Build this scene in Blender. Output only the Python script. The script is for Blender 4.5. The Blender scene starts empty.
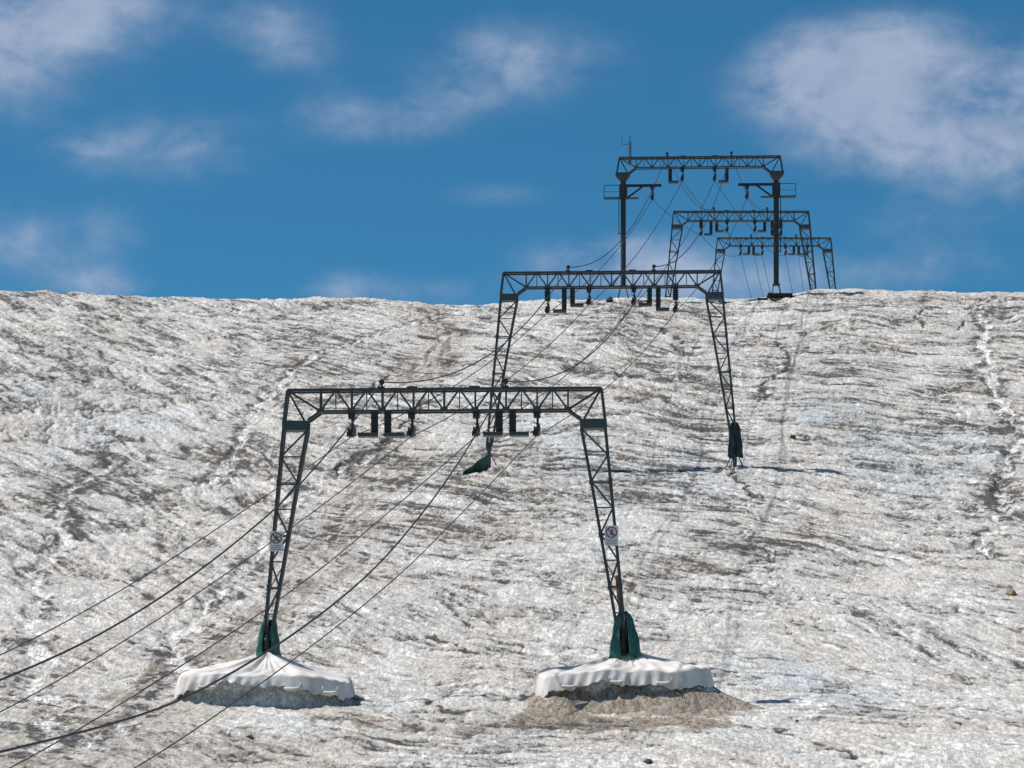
import bpy, math, random
import numpy as np
from mathutils import Vector

random.seed(7)
rng = np.random.default_rng(11)
scene = bpy.context.scene
col = scene.collection
R = math.radians
F = 3250.0            # focal length in pixels
HY = 900.0            # image row of the eye-level horizon
def at(px, py, d):    # a point of the photograph at depth d (metres)
    return Vector(((px - 512) * d / F, d, (HY - py) * d / F))

# ------------------------------------------------------------------ noise
_perm = rng.permutation(4096)
_ang = rng.random(4096) * 2 * np.pi
_gx, _gy = np.cos(_ang), np.sin(_ang)
def perlin(x, y, seed=0):
    x = np.asarray(x, float) + seed * 37.17; y = np.asarray(y, float) + seed * 91.73
    xi = np.floor(x).astype(np.int64); yi = np.floor(y).astype(np.int64)
    xf = x - xi; yf = y - yi
    u = xf * xf * xf * (xf * (xf * 6 - 15) + 10); v = yf * yf * yf * (yf * (yf * 6 - 15) + 10)
    def g(ix, iy, fx, fy):
        h = _perm[(_perm[(ix + seed * 131) & 4095] + iy) & 4095]
        return _gx[h] * fx + _gy[h] * fy
    n00 = g(xi, yi, xf, yf); n10 = g(xi + 1, yi, xf - 1, yf)
    n01 = g(xi, yi + 1, xf, yf - 1); n11 = g(xi + 1, yi + 1, xf - 1, yf - 1)
    return ((n00 * (1 - u) + n10 * u) * (1 - v) + (n01 * (1 - u) + n11 * u) * v) * 1.5
def fbm(x, y, octs, seed=0, gain=0.5):
    s = 0; a = 1.0; f = 1.0
    for k in range(octs):
        s = s + a * perlin(x * f, y * f, seed + k); a *= gain; f *= 2.03
    return s
def smooth(a, b, x):
    t = np.clip((x - a) / (b - a), 0, 1); return t * t * (3 - 2 * t)

def pchip(xs, ys):
    xs = np.array(xs, float); ys = np.array(ys, float)
    h = np.diff(xs); dl = np.diff(ys) / h; m = np.zeros_like(xs)
    m[0] = dl[0]; m[-1] = dl[-1]
    for i in range(1, len(xs) - 1):
        if dl[i-1] * dl[i] > 0:
            w1 = 2*h[i] + h[i-1]; w2 = h[i] + 2*h[i-1]
            m[i] = (w1 + w2) / (w1 / dl[i-1] + w2 / dl[i])
    def f(x):
        x = np.clip(np.asarray(x, float), xs[0], xs[-1])
        i = np.clip(np.searchsorted(xs, x) - 1, 0, len(xs) - 2)
        t = (x - xs[i]) / h[i]
        return ((2*t**3 - 3*t**2 + 1) * ys[i] + (t**3 - 2*t**2 + t) * h[i] * m[i]
                + (-2*t**3 + 3*t**2) * ys[i+1] + (t**3 - t**2) * h[i] * m[i+1])
    return f

# ------------------------------------------------------------------ terrain
profile = pchip([-900, -300, -60, 0, 67, 111, 127.4, 131, 150, 188.5, 220, 244, 254, 264, 297, 359, 420, 600, 1200, 3000],
                [-90, -45, -17, -12.5, -3.6, 4.55, 7.6, 8.35, 13.3, 24.9, 35.6, 43.9, 46.9, 48.4, 51.4, 61.6, 65.5, 68, 40, -120])
# skyline rows read off the photograph, turned into height along the crest
sky_px = np.array([-200, 0, 70, 150, 250, 330, 450, 500, 560, 620, 700, 740, 800, 840, 875, 930, 960, 1024, 1250])
sky_py = np.array([289, 290, 292, 296, 297, 299.5, 303, 302, 299, 297, 299, 298, 293, 290, 288.5, 290, 292, 291, 290])
X1, X2, X3, X4, X5 = -2.70, 5.78, 14.55, 21.35, 29.10
def line_x(y):        # plan of the lift line
    return np.interp(y, [30, 130, 188.5, 252, 303, 361, 420], [X1 - 14.0, X1, X2, X3, X4, X5, 37.0])

def base_z(x, y):
    x = np.asarray(x, float); y = np.asarray(y, float)
    z = profile(y)
    crest = (298.5 - np.interp(x / np.maximum(y, 60) * F + 512, sky_px, sky_py)) * 254 / F
    z = z + crest * np.exp(-((y - 256) / 26.0) ** 2)
    # gentle lateral shaping
    z = z + 0.55 * perlin(x / 33.0, y / 45.0, 3) * smooth(60, 110, y) * (1 - smooth(225, 250, y)) * smooth(0, 14, np.hypot(x - X1, (y - 130)))
    z = z + 12 * smooth(90, 700, np.abs(x))
    return z
def hit(px, py):      # pixel -> point on the smooth terrain
    ds = np.arange(95, 262, 0.25)
    zz = base_z((px - 512) * ds / F, ds) - (HY - py) * ds / F
    i = int(np.argmax(zz > 0))
    if zz[i] <= 0: i = len(ds) - 1
    return ((px - 512) * ds[i] / F, ds[i])
def poly(pts): return np.array([hit(*p) for p in pts])

streams = [  # broken white melt channels (path, half width, depth)
    (poly([(38, 764), (60, 705), (28, 690), (40, 650), (34, 625), (46, 600), (30, 570), (70, 540), (60, 500), (120, 455)]), .28, .10),
    (poly([(0, 752), (75, 748), (120, 725), (165, 700), (178, 672), (170, 640), (200, 615), (232, 585), (262, 545), (300, 497), (345, 470), (372, 455)]), .26, .14),
    (poly([(205, 495), (225, 470), (240, 440), (262, 400), (290, 372), (330, 350), (375, 337), (420, 322), (455, 308)]), .22, .12),
    (poly([(978, 562), (985, 545), (1003, 512), (1000, 485), (1012, 455), (1018, 430), (1000, 405), (990, 372), (982, 345), (985, 322), (975, 308), (1000, 297)]), .22, .22),
    (poly([(780, 612), (765, 590), (772, 560), (752, 540), (760, 520), (742, 500)]), .10, .06),
    (poly([(800, 725), (812, 712), (806, 700), (830, 690)]), .25, .03),
]
cracks_and_shadows = [   # thin dark lines: melt fissures, and streaks painting the towers' cast shadows
    (poly([(921, 308), (917, 318), (925, 329)]), .10, .20),
    (poly([(962, 322), (956, 332), (968, 330)]), .12, .22),
    (poly([(760, 332), (782, 345), (790, 365), (770, 380), (765, 400)]), .12, .14),
    (poly([(682, 352), (665, 330), (650, 326)]), .12, .12),
    (poly([(700, 435), (726, 439), (775, 438), (830, 440)]), .07, .10),
    (poly([(757, 464), (786, 466), (800, 468)]), .07, .10),  # painted cast shadow running right from the second tower's right foot
    (poly([(499, 456), (520, 458), (545, 457)]), .07, .10),  # shadow at the second tower's left foot, painted as a dark line
    (poly([(440, 400), (410, 420), (380, 440), (345, 462), (335, 480)]), .18, .16),
    (poly([(360, 395), (380, 380), (395, 372)]), .12, .14),
    (poly([(712, 472), (735, 478), (760, 500)]), .10, .10),
    (poly([(735, 720), (790, 733), (840, 748), (880, 768)]), .16, .12),  # painted shadow streak of the front tower's right leg
    (poly([(420, 700), (455, 714), (500, 712)]), .12, .10),  # dark streak painting the front tower's shadow between the pedestals
    (poly([(520, 640), (500, 665), (470, 650), (440, 640)]), .08, .06),
]
tans = [     # tan dirty ice
    (poly([(60, 768), (130, 715), (230, 650), (300, 590), (350, 520), (395, 462)]), 2.6, 1.0),
    (poly([(120, 640), (200, 560), (260, 500)]), 2.0, .7), (poly([(90, 735), (150, 690), (190, 655)]), 1.8, 1.15), (poly([(340, 478), (362, 455), (392, 445)]), .9, 1.3), (poly([(0, 768), (60, 745), (130, 768)]), 1.6, .9),
    (poly([(330, 480), (365, 455), (420, 440)]), 1.4, .8),
    (poly([(420, 310), (450, 335), (425, 372)]), 2.6, 1.1),
    (poly([(545, 712), (600, 720), (690, 724)]), 1.9, 1.2), (poly([(640, 706), (735, 716)]), 1.0, 1.0),
    (poly([(320, 722), (400, 728), (480, 727)]), 1.0, 1.25),
    (poly([(560, 740), (640, 745), (700, 728)]), 1.0, .6),
    (poly([(200, 764), (240, 766)]), 1.2, .9),
    (poly([(870, 291), (950, 296), (1020, 300)]), 3.5, .5),
    (poly([(820, 330), (860, 360), (800, 340)]), 5.0, .25),
    (poly([(930, 330), (1010, 330), (1020, 380)]), 3.0, .45),
    (poly([(590, 345), (640, 340)]), 3.0, .3),
    (poly([(560, 370), (510, 345)]), 2.0, .35),
    (poly([(30, 330), (140, 318), (60, 300)]), 4.0, .35),
    (poly([(0, 640), (60, 620), (20, 570)]), 2.0, .4),
]
blues = [
    (poly([(840, 410), (880, 440), (960, 455), (900, 470)]), 3.5, .8),
    (poly([(740, 660), (820, 690), (860, 710)]), 2.0, .7),
    (poly([(520, 430), (600, 470), (680, 470)]), 4.0, .45),
    (poly([(60, 380), (160, 420), (100, 450)]), 5.0, .4),
    (poly([(720, 640), (760, 665)]), 1.5, .6),
    (poly([(350, 704), (400, 712)]), .7, .9),  # blue tint painting the shadow of the left pedestal and leg
    (poly([(720, 730), (860, 768)]), .9, .8),  # bluish stripe painted along the front tower's right leg shadow
    (poly([(250, 690), (340, 740)]), 1.6, .5),
    (poly([(0, 720), (60, 730)]), 1.5, .5),
]
def dist_poly(x, y, P, ysc=1.0):
    d = np.full(x.shape, 1e9)
    for a, b in zip(P[:-1], P[1:]):
        ax, ay, bx, by = a[0], a[1] * ysc, b[0], b[1] * ysc
        dx, dy = bx - ax, by - ay
        t = np.clip(((x - ax) * dx + (y * ysc - ay) * dy) / max(dx*dx + dy*dy, 1e-9), 0, 1)
        d = np.minimum(d, np.hypot(x - ax - t*dx, y * ysc - ay - t*dy))
    return d

PED = [(at(265, 655, 130).x, 130.0), (at(624, 655, 130).x, 130.0)]   # two ice pedestals of the front tower
def terrain(x, y, full=False):
    """height of the ice, and its dirt / tan / stream / blue covers"""
    shp = np.shape(x); x = np.ravel(np.asarray(x, float)); y = np.ravel(np.asarray(y, float))
    z = base_z(x, y)
    near = smooth(70, 100, y) * (1 - smooth(300, 360, y)) * (1 - smooth(60, 90, np.abs(x)))
    # swirl the domain so that rills bend
    wx = x + 1.6 * perlin(x / 7, y / 12, 21) + .35 * perlin(x / 1.7, y / 3, 23)
    wy = y + 2.4 * perlin(x / 8, y / 13, 22)
    # melt grooves run down the slope and drift to the right; their direction turns across the slope
    px_ = x / np.maximum(y, 50) * F + 512
    th = .92 - .30 * smooth(650, 900, px_) * (1 - smooth(140, 165, y)) + .30 * smooth(620, 760, px_) * smooth(170, 205, y) - .38 * smooth(480, 250, px_) * smooth(140, 160, y) + .38 * perlin(x / 16, y / 22, 31)
    gx1 = x + .30 * perlin(x / 2.6, y / 4.5, 33) + .9 * perlin(x / 8, y / 14, 21); gy1 = y + .6 * perlin(x / 3.0, y / 4.0, 34) + 1.6 * perlin(x / 8, y / 13, 22)
    def turned(fn, angles=(.15, .5, .85, 1.2, 1.5)):
        acc = 0; ws = 0
        for a in angles:
            w = np.maximum(0, 1 - np.abs(th - a) / .30) ** 1.5 + 1e-4
            acc = acc + w * fn(math.cos(a) * gx1 + math.sin(a) * gy1, -math.sin(a) * gx1 + math.cos(a) * gy1); ws = ws + w
        return acc / ws
    g1n = turned(lambda u, v: perlin(u / .52, v / 4.6, 41) + .55 * perlin(u / .24, v / 2.0, 42))
    g2n = turned(lambda u, v: perlin(u / 1.5, v / 11.0, 43) + .5 * perlin(u / .7, v / 5.0, 44))
    rill = 1 - 2 * np.abs(g1n); gull = 1 - 2 * np.abs(g2n)
    groove = np.clip(1 - np.abs(g1n + .1) / .22, 0, 1) * smooth(-.35, .15, perlin(x / 2.2, y / 3.5, 45)) + np.clip(1 - np.abs(g2n) / .13, 0, 1) * smooth(-.3, .2, perlin(x / 4, y / 6, 46))
    u, v, u2, v2 = gx1, gy1, wx, wy
    mid = fbm(x / 9, y / 14, 2, 5)
    lump = fbm(u2 / 2.0, v2 / 2.6, 3, 51, .5)
    fine = fbm(u / .45, v / .75, 2, 61, .6)
    step = 1 - 2 * np.abs(fbm(x / 3.6 + .8 * lump, wy / 1.7, 2, 71, .5))     # cross-slope ledges
    ledge = 1 - 2 * np.abs(fbm(x / 1.5 + .8 * fine * .4, wy / .75, 2, 75, .5))
    amp = .75 + .5 * perlin(x / 15, y / 22, 81)
    # the smooth trail under the left ropes
    trail = np.zeros_like(x)
    dl = dist_poly(x + 1.0 * perlin(x / 3, y / 6, 84), y, tans[0][0]); trail = 1 - smooth(1.0, 3.2, dl)
    amp = amp * (1 - .6 * trail)
    h = .24 * mid + amp * (-.070 * rill - .075 * gull + .13 * lump + .045 * fine + .060 * step + .030 * ledge - .06 * groove)
    dirt = -.18 * lump - .18 * fine + .50 * g1n + .36 * g2n + .26 * perlin(x / 11, y / 18, 92) + .20 * perlin(x / 4, y / 6, 93) - .12 * (step - .4) - .2 * (ledge - .4) + .10 * (1 - smooth(-12, -2, x)) * (1 - smooth(120, 150, y)) + .62 * groove + .22 * smooth(138, 185, y) - .10
    tan = np.zeros_like(x); blue = np.zeros_like(x); st = np.zeros_like(x)
    jx = x + .35 * perlin(x / .6, y / 1.0, 101) + .6 * perlin(x / 2, y / 3, 102)
    jy = y + 1.2 * perlin(x / 1.2, y / 2.2, 103)
    jx2 = x + .9 * perlin(x / 1.5, y / 3.0, 104) + 1.0 * perlin(x / 4, y / 7, 105)
    cut = np.zeros_like(x)
    for P, w, dep in streams:
        d = dist_poly(jx, jy, P)
        br = smooth(-.35, .15, perlin(x / 1.1, y / 2.2, 111) + .2)
        st = np.maximum(st, (1 - smooth(w * .5, w * 1.5, d)) * br)
        cut += dep * np.exp(-(d / (w * 1.3)) ** 2)
        dirt = dirt + .35 * np.exp(-((d - w * 2.2) / (w * .9)) ** 2)
    for P, w, dep in cracks_and_shadows:
        d = dist_poly(jx, jy, P)
        br = smooth(-.5, .0, perlin(x / .9, y / 2.0, 113) + .15)
        k = (1 - smooth(w * .5, w * 2.2, d)) * br
        cut += dep * k; dirt = dirt + 1.0 * k  # the dirt field also carries the painted cast-shadow streaks
    for P, w, a in tans:
        d = dist_poly(jx2, jy, P, .45)
        tan = np.maximum(tan, a * (1 - smooth(w * .35, w * 1.2, d)))
    tdx, tdy = tans[0][0][-1] - tans[0][0][0]; tl = math.hypot(tdx, tdy); tdx, tdy = tdx / tl, tdy / tl
    pu = (x * tdy - y * tdx) + .5 * perlin(x / 3, y / 5, 106); pv = x * tdx + y * tdy
    sn = perlin(pu / .55, pv / 6.0, 107) + .6 * perlin(pu / .25, pv / 3.0, 108)
    left = 1 - smooth(-3, 0, x)
    tan = tan * (1 - left + left * (.55 + .45 * smooth(-.35, .35, sn)))
    dirt = dirt + left * trail * (.45 * smooth(.0, .6, -sn) - .08) + .22 * smooth(.85, 1.2, tan)
    for P, w, a in blues:
        d = dist_poly(jx2, jy, P, .45)
        blue = np.maximum(blue, .85 * a * (1 - smooth(w * .3, w * 1.3, d)))
    # deep potholes along the right-hand channel
    for (px, py, w) in [(1005, 303, .9), (1008, 317, 1.1), (983, 328, .7), (1010, 357, .7), (1022, 392, 1.1), (1003, 432, 1.1), (1000, 484, 1.0), (990, 497, 1.1),
                        (975, 507, .9), (985, 470, .9), (963, 535, .8), (967, 548, .7), (926, 392, .9), (950, 390, .8), (965, 362, .6)]:
        hx, hy = hit(px, py)
        d = np.hypot((jx - hx) / w, (y - hy) / (w * 1.5))
        k = np.exp(-d ** 2 * 1.4); cut += .42 * w * k; dirt = dirt + .35 * k; blue = np.maximum(blue, .7 * k)
    h = h - cut
    # melt collars round the pedestals
    pm = np.zeros_like(x)
    for i, (cx, cy) in enumerate(PED):
        dd = np.hypot((x - cx) / 3.5, (y - cy) / 2.9)
        ex = (x - cx - (1.3 if i else .35)) / (5.6 if i else 4.6); ey = (y - cy + 1.6) / (4.4 if i else 3.4)
        k = np.exp(-(np.hypot(ex, ey) ** 3.0))
        h = h + (.04 if i else -.12) * k * (.8 + .5 * lump); pm = np.maximum(pm, k)
    for fx_ in (-6.9, 7.1):    # ice lumps thrown up round the second tower's feet
        rr = np.hypot((x - X2 - fx_) / 1.3, (y - 187.2) / 1.5)
        h = h + (.26 if fx_ < 0 else .12) * np.exp(-rr ** 2) * (1 + .9 * fine)
    z = z + h * near
    if not full: return z.reshape(shp)
    tan = np.maximum(tan, (.45 + .35 * (1 - smooth(-8, 0, x)) * (1 - smooth(125, 150, y))) * smooth(.0, .8, fbm(x / 6, y / 10, 2, 121) + .25 + .35 * (1 - smooth(120, 165, y)) + .2 * (1 - smooth(-12, 2, x))))
    return z.reshape(shp), (dirt * near).reshape(shp), (tan * near).reshape(shp), (st * near).reshape(shp), (blue * near * (1 - st)).reshape(shp)
def gz(x, y): return float(terrain(np.array([x]), np.array([y]))[0])

# ------------------------------------------------------------------ materials
def mat(name, c, rough=.6, metal=0, var=.25, scale=6, bump=0., spec=.4, c2=None):
    m = bpy.data.materials.new(name); m.use_nodes = True
    nt = m.node_tree; b = nt.nodes['Principled BSDF']
    b.inputs['Roughness'].default_value = rough; b.inputs['Metallic'].default_value = metal
    b.inputs['Specular IOR Level'].default_value = spec
    tc = nt.nodes.new('ShaderNodeTexCoord')
    n = nt.nodes.new('ShaderNodeTexNoise'); n.inputs['Scale'].default_value = scale; n.inputs['Detail'].default_value = 6
    nt.links.new(tc.outputs['Object'], n.inputs['Vector'])
    r = nt.nodes.new('ShaderNodeValToRGB'); r.color_ramp.elements[0].position = .35; r.color_ramp.elements[1].position = .68
    d = c2 if c2 else tuple(v * (1 - var) for v in c)
    r.color_ramp.elements[0].color = (*d, 1); r.color_ramp.elements[1].color = (*c, 1)
    nt.links.new(n.outputs['Fac'], r.inputs['Fac']); nt.links.new(r.outputs['Color'], b.inputs['Base Color'])
    if bump:
        bp = nt.nodes.new('ShaderNodeBump'); bp.inputs['Strength'].default_value = bump; bp.inputs['Distance'].default_value = .03
        nt.links.new(n.outputs['Fac'], bp.inputs['Height']); nt.links.new(bp.outputs['Normal'], b.inputs['Normal'])
    return m
M_STEEL = mat('green_black_steel', (.030, .042, .045), .42, 0, .45, 9, .1, .6, c2=(.026, .024, .021))
M_STEEL2 = mat('dark_weathered_steel', (.022, .030, .033), .6, 0, .4, 5, .1)
M_PLATE = mat('painted_gusset', (.040, .058, .064), .5, 0, .3, 2)
M_POST = mat('grey_galvanised_post', (.10, .115, .12), .5, .2, .35, 6)
M_WHEEL = mat('black_rubber_wheel', (.016, .017, .018), .7, 0, .3, 8)
M_ROPE = mat('greased_wire_rope', (.035, .035, .036), .55, .3, .3, 20)
M_CABLE = mat('black_cable_sheath', (.018, .018, .019), .5, 0, .3, 20)
M_GREEN = mat('green_tarpaulin', (.020, .13, .09), .42, 0, .6, 2.5, 1.0, .5, c2=(.008, .045, .035))
M_GREEN2 = mat('faded_green_tarpaulin', (.02, .095, .075), .55, 0, .5, 2.5, .3)
M_DARKGREEN = mat('dark_green_tarpaulin', (.012, .035, .032), .5, 0, .5, 2.5, .3)
M_YEL = mat('rusty_yellow_paint', (.55, .36, .12), .6, 0, .5, 5, .2, c2=(.20, .11, .05))
M_SIGN = mat('sign_white', (.62, .62, .62), .5, 0, .12, 6)
M_RED = mat('sign_red', (.30, .035, .04), .5, 0, .2, 9)
M_INK = mat('sign_black', (.03, .03, .032), .5, 0, .2, 9)
M_GREY = mat('sign_grey', (.25, .25, .26), .5, 0, .2, 9)
M_ALU = mat('pale_metal', (.40, .40, .39), .45, .3, .3, 8)
M_WOOD = mat('dark_wet_plank', (.018, .022, .022), .7, 0, .5, 6, .2)

def tarp_mat():
    m = mat('white_cotton_tarpaulin', (.68, .655, .625), .8, 0, .10, 1.3, .0, .2, c2=(.50, .47, .44))
    nt = m.node_tree; b = nt.nodes['Principled BSDF']
    tc = nt.nodes['Texture Coordinate']
    n = nt.nodes.new('ShaderNodeTexNoise'); n.noise_type = 'RIDGED_MULTIFRACTAL'; n.inputs['Scale'].default_value = 1.7; n.inputs['Detail'].default_value = 3
    n.inputs['Distortion'].default_value = .8
    nt.links.new(tc.outputs['Object'], n.inputs['Vector'])
    bp = nt.nodes.new('ShaderNodeBump'); bp.inputs['Strength'].default_value = .55; bp.inputs['Distance'].default_value = .03
    nt.links.new(n.outputs['Fac'], bp.inputs['Height']); nt.links.new(bp.outputs['Normal'], b.inputs['Normal'])
    return m
M_TARP = tarp_mat()

def ice_mat(name, attrs=True):
    m = bpy.data.materials.new(name); m.use_nodes = True
    nt = m.node_tree; N = nt.nodes; L = nt.links; b = N['Principled BSDF']
    tc = N.new('ShaderNodeTexCoord')
    def mapping(sx, sy, sz, rz=0):
        k = N.new('ShaderNodeMapping'); k.inputs['Scale'].default_value = (sx, sy, sz); k.inputs['Rotation'].default_value = (0, 0, rz)
        L.new(tc.outputs['Object'], k.inputs['Vector']); return k
    def noise(sc, det, mp, dist=0, rough=.55):
        n = N.new('ShaderNodeTexNoise'); n.inputs['Scale'].default_value = sc; n.inputs['Detail'].default_value = det
        n.inputs['Distortion'].default_value = dist; n.inputs['Roughness'].default_value = rough
        L.new(mp.outputs['Vector'], n.inputs['Vector']); return n.outputs['Fac']
    def mth(op, a, bb, c=None, clamp=False):
        k = N.new('ShaderNodeMath'); k.operation = op; k.use_clamp = clamp
        for i, v in enumerate((a, bb, c)):
            if v is None: continue
            if isinstance(v, (int, float)): k.inputs[i].default_value = v
            else: L.new(v, k.inputs[i])
        return k.outputs[0]
    def ramp(v, lo, hi):
        k = N.new('ShaderNodeMapRange'); k.interpolation_type = 'SMOOTHSTEP'
        k.inputs['From Min'].default_value = lo; k.inputs['From Max'].default_value = hi
        L.new(v, k.inputs['Value']); return k.outputs['Result']
    def mix(f, a, bb):
        k = N.new('ShaderNodeMix'); k.data_type = 'RGBA'
        if isinstance(f, (int, float)): k.inputs[0].default_value = f
        else: L.new(f, k.inputs[0])
        for i, v in ((6, a), (7, bb)):
            if isinstance(v, tuple): k.inputs[i].default_value = (*v, 1)
            else: L.new(v, k.inputs[i])
        return k.outputs[2]
    m1 = mapping(1.35, .40, 1, .82); m2 = mapping(1.25, .36, 1, 1.05); m3 = mapping(1, 1, 1)
    big = noise(.35, 4, m3); midn = noise(1.6, 5, m2, .6); fine = noise(5.5, 5, m1, .4, .65); fine2 = noise(13, 4, m1, 0, .7); speck = noise(3.2, 6, m1, 1.0, .7)
    ice = mix(ramp(midn, .36, .66), (.52, .508, .485), (.83, .815, .78))
    ice = mix(mth('MULTIPLY', ramp(fine, .58, .40), .75), ice, (.28, .27, .26))
    ice = mix(mth('MULTIPLY', ramp(fine2, .52, .70), .4), ice, (.86, .845, .80))
    def attr(nm):
        a = N.new('ShaderNodeAttribute'); a.attribute_name = nm; a.attribute_type = 'GEOMETRY'; return a.outputs['Fac']
    if attrs:
        dirt, tan, st, blue = attr('dirt'), attr('tan'), attr('stream'), attr('blue')
    else:
        dirt = mth('SUBTRACT', mth('MULTIPLY', speck, 1.6), .75); tan = mth('MULTIPLY', ramp(big, .3, .6), .9); st = mth('MULTIPLY', big, 0.0); blue = mth('MULTIPLY', ramp(midn, .5, .7), .3)
    ice = mix(mth('MULTIPLY', blue, .75, None, True), ice, mix(ramp(fine, .35, .65), (.27, .34, .385), (.58, .65, .69)))
    tcol = mix(ramp(fine, .35, .62), mix(ramp(tan, .6, 1.1), (.30, .26, .215), (.12, .088, .062)), mix(ramp(tan, .6, 1.1), (.64, .58, .50), (.36, .295, .225)))
    tm = mth('MULTIPLY', tan, mth('ADD', .40, mth('MULTIPLY', ramp(midn, .3, .6), .6)), None, True)
    ice = mix(tm, ice, tcol)
    # dirt: attribute field sharpened with shader noise
    dsum = mth('ADD', dirt, mth('MULTIPLY', mth('SUBTRACT', speck, .5), 2.4))
    dsum = mth('ADD', dsum, mth('MULTIPLY', mth('SUBTRACT', fine2, .5), 1.0))
    dsum = mth('ADD', dsum, mth('MULTIPLY', mth('SUBTRACT', fine, .5), 1.2))
    broad = ramp(dsum, -.10, .50); dm = ramp(dsum, .27, .74)
    ice = mix(mth('MULTIPLY', broad, .60), ice, mix(ramp(big, .35, .65), (.19, .185, .18), (.27, .235, .19)))
    dcol = mix(ramp(big, .35, .65), (.032, .030, .027), (.065, .052, .038))
    ice = mix(mth('MULTIPLY', dm, .95), ice, dcol)
    # thin grey rills
    ice = mix(mth('MULTIPLY', st, mth('MULTIPLY', ramp(midn, .38, .52), mth('MULTIPLY', ramp(fine, .42, .54), .72)), None, True), ice, (.88, .89, .90))
    L.new(ice, b.inputs['Base Color'])
    b.inputs['Roughness'].default_value = .55; b.inputs['Specular IOR Level'].default_value = .35
    hsum = mth('ADD', mth('MULTIPLY', fine, .75), mth('MULTIPLY', fine2, .32))
    hsum = mth('ADD', hsum, mth('MULTIPLY', speck, .6))
    bp = N.new('ShaderNodeBump'); bp.inputs['Strength'].default_value = .8; bp.inputs['Distance'].default_value = .12
    L.new(hsum, bp.inputs['Height']); L.new(bp.outputs['Normal'], b.inputs['Normal'])
    return m
M_ICE = ice_mat('dirty_glacier_ice')
M_ROCK = mat('brown_stone', (.30, .20, .12), .8, 0, .5, 4, .5)
M_ROCKD = mat('dark_stone', (.05, .05, .05), .8, 0, .5, 4, .5)

# ------------------------------------------------------------------ object helpers
def tag(o, label=None, cat=None, group=None, kind=None):
    if label: o['label'] = label
    if cat: o['category'] = cat
    if group: o['group'] = group
    if kind: o['kind'] = kind
    return o
def empty(name, loc, rz=0, label=None, cat=None, group=None):
    o = bpy.data.objects.new(name, None); o.location = loc; o.rotation_euler = (0, 0, rz); o.empty_display_size = .5
    col.objects.link(o); return tag(o, label, cat, group)
cache = {}
class MB:
    def __init__(s): s.v = []; s.f = []
    def box(s, c, d, rot=None):
        i = len(s.v); c = Vector(c)
        for sx in (-.5, .5):
            for sy in (-.5, .5):
                for sz in (-.5, .5):
                    p = Vector((sx * d[0], sy * d[1], sz * d[2]))
                    if rot is not None: p = rot @ p
                    s.v.append(c + p)
        for q in ((0,1,3,2),(4,6,7,5),(0,4,5,1),(2,3,7,6),(0,2,6,4),(1,5,7,3)): s.f.append([i + k for k in q])
    def bar(s, a, b, w, w2=None, ref=(0, 1, 0)):
        a = Vector(a); b = Vector(b); w2 = w2 or w
        t = (b - a).normalized(); r = Vector(ref)
        if abs(t.dot(r)) > .95: r = Vector((1, 0, 0))
        u = t.cross(r).normalized(); v = t.cross(u).normalized()
        i = len(s.v)
        for p in (a, b):
            for su, sv in ((-1,-1),(1,-1),(1,1),(-1,1)): s.v.append(p + u * (su * w / 2) + v * (sv * w2 / 2))
        for k in range(4): s.f.append([i + k, i + (k+1) % 4, i + 4 + (k+1) % 4, i + 4 + k])
        s.f.append([i, i+3, i+2, i+1]); s.f.append([i+4, i+5, i+6, i+7])
    def tube(s, pts, r, n=8, cap=True):
        pts = [Vector(p) for p in pts]; i = len(s.v); m = len(pts)
        for k, p in enumerate(pts):
            t = (pts[min(k+1, m-1)] - pts[max(k-1, 0)]).normalized()
            ref = Vector((0, 0, 1)) if abs(t.z) < .9 else Vector((0, 1, 0))
            u = t.cross(ref).normalized(); v = t.cross(u).normalized()
            rr = r[k] if isinstance(r, (list, tuple)) else r
            for j in range(n):
                a = 2 * math.pi * j / n; s.v.append(p + u * (math.cos(a) * rr) + v * (math.sin(a) * rr))
        for k in range(m - 1):
            for j in range(n):
                s.f.append([i + k*n + j, i + k*n + (j+1) % n, i + (k+1)*n + (j+1) % n, i + (k+1)*n + j])
        if cap: s.f.append([i + j for j in range(n)][::-1]); s.f.append([i + (m-1)*n + j for j in range(n)])
    def disc(s, c, r, w, axis='x', n=20):     # a solid wheel
        a = Vector(c); d = {'x': Vector((1,0,0)), 'y': Vector((0,1,0)), 'z': Vector((0,0,1))}[axis]
        s.tube([a - d * w / 2, a - d * w * .3, a - d*w*.2, a + d*w*.2, a + d * w * .3, a + d * w / 2], [r, r, r*.86, r*.86, r, r], n)
    def mesh(s, name, m, smoothed=False):
        me = bpy.data.meshes.new(name); me.from_pydata([tuple(p) for p in s.v], [], s.f); me.materials.append(m)
        me.update()
        if smoothed: me.polygons.foreach_set('use_smooth', [True] * len(me.polygons))
        return me
def part(name, me, parent=None, loc=(0, 0, 0), rz=0, label=None):
    o = bpy.data.objects.new(name, me); col.objects.link(o); o.location = loc; o.rotation_euler = (0, 0, rz)
    if parent: o.parent = parent
    if label: o['label'] = label
    return o
def get(key, fn):
    if key not in cache: cache[key] = fn()
    return cache[key]

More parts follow.
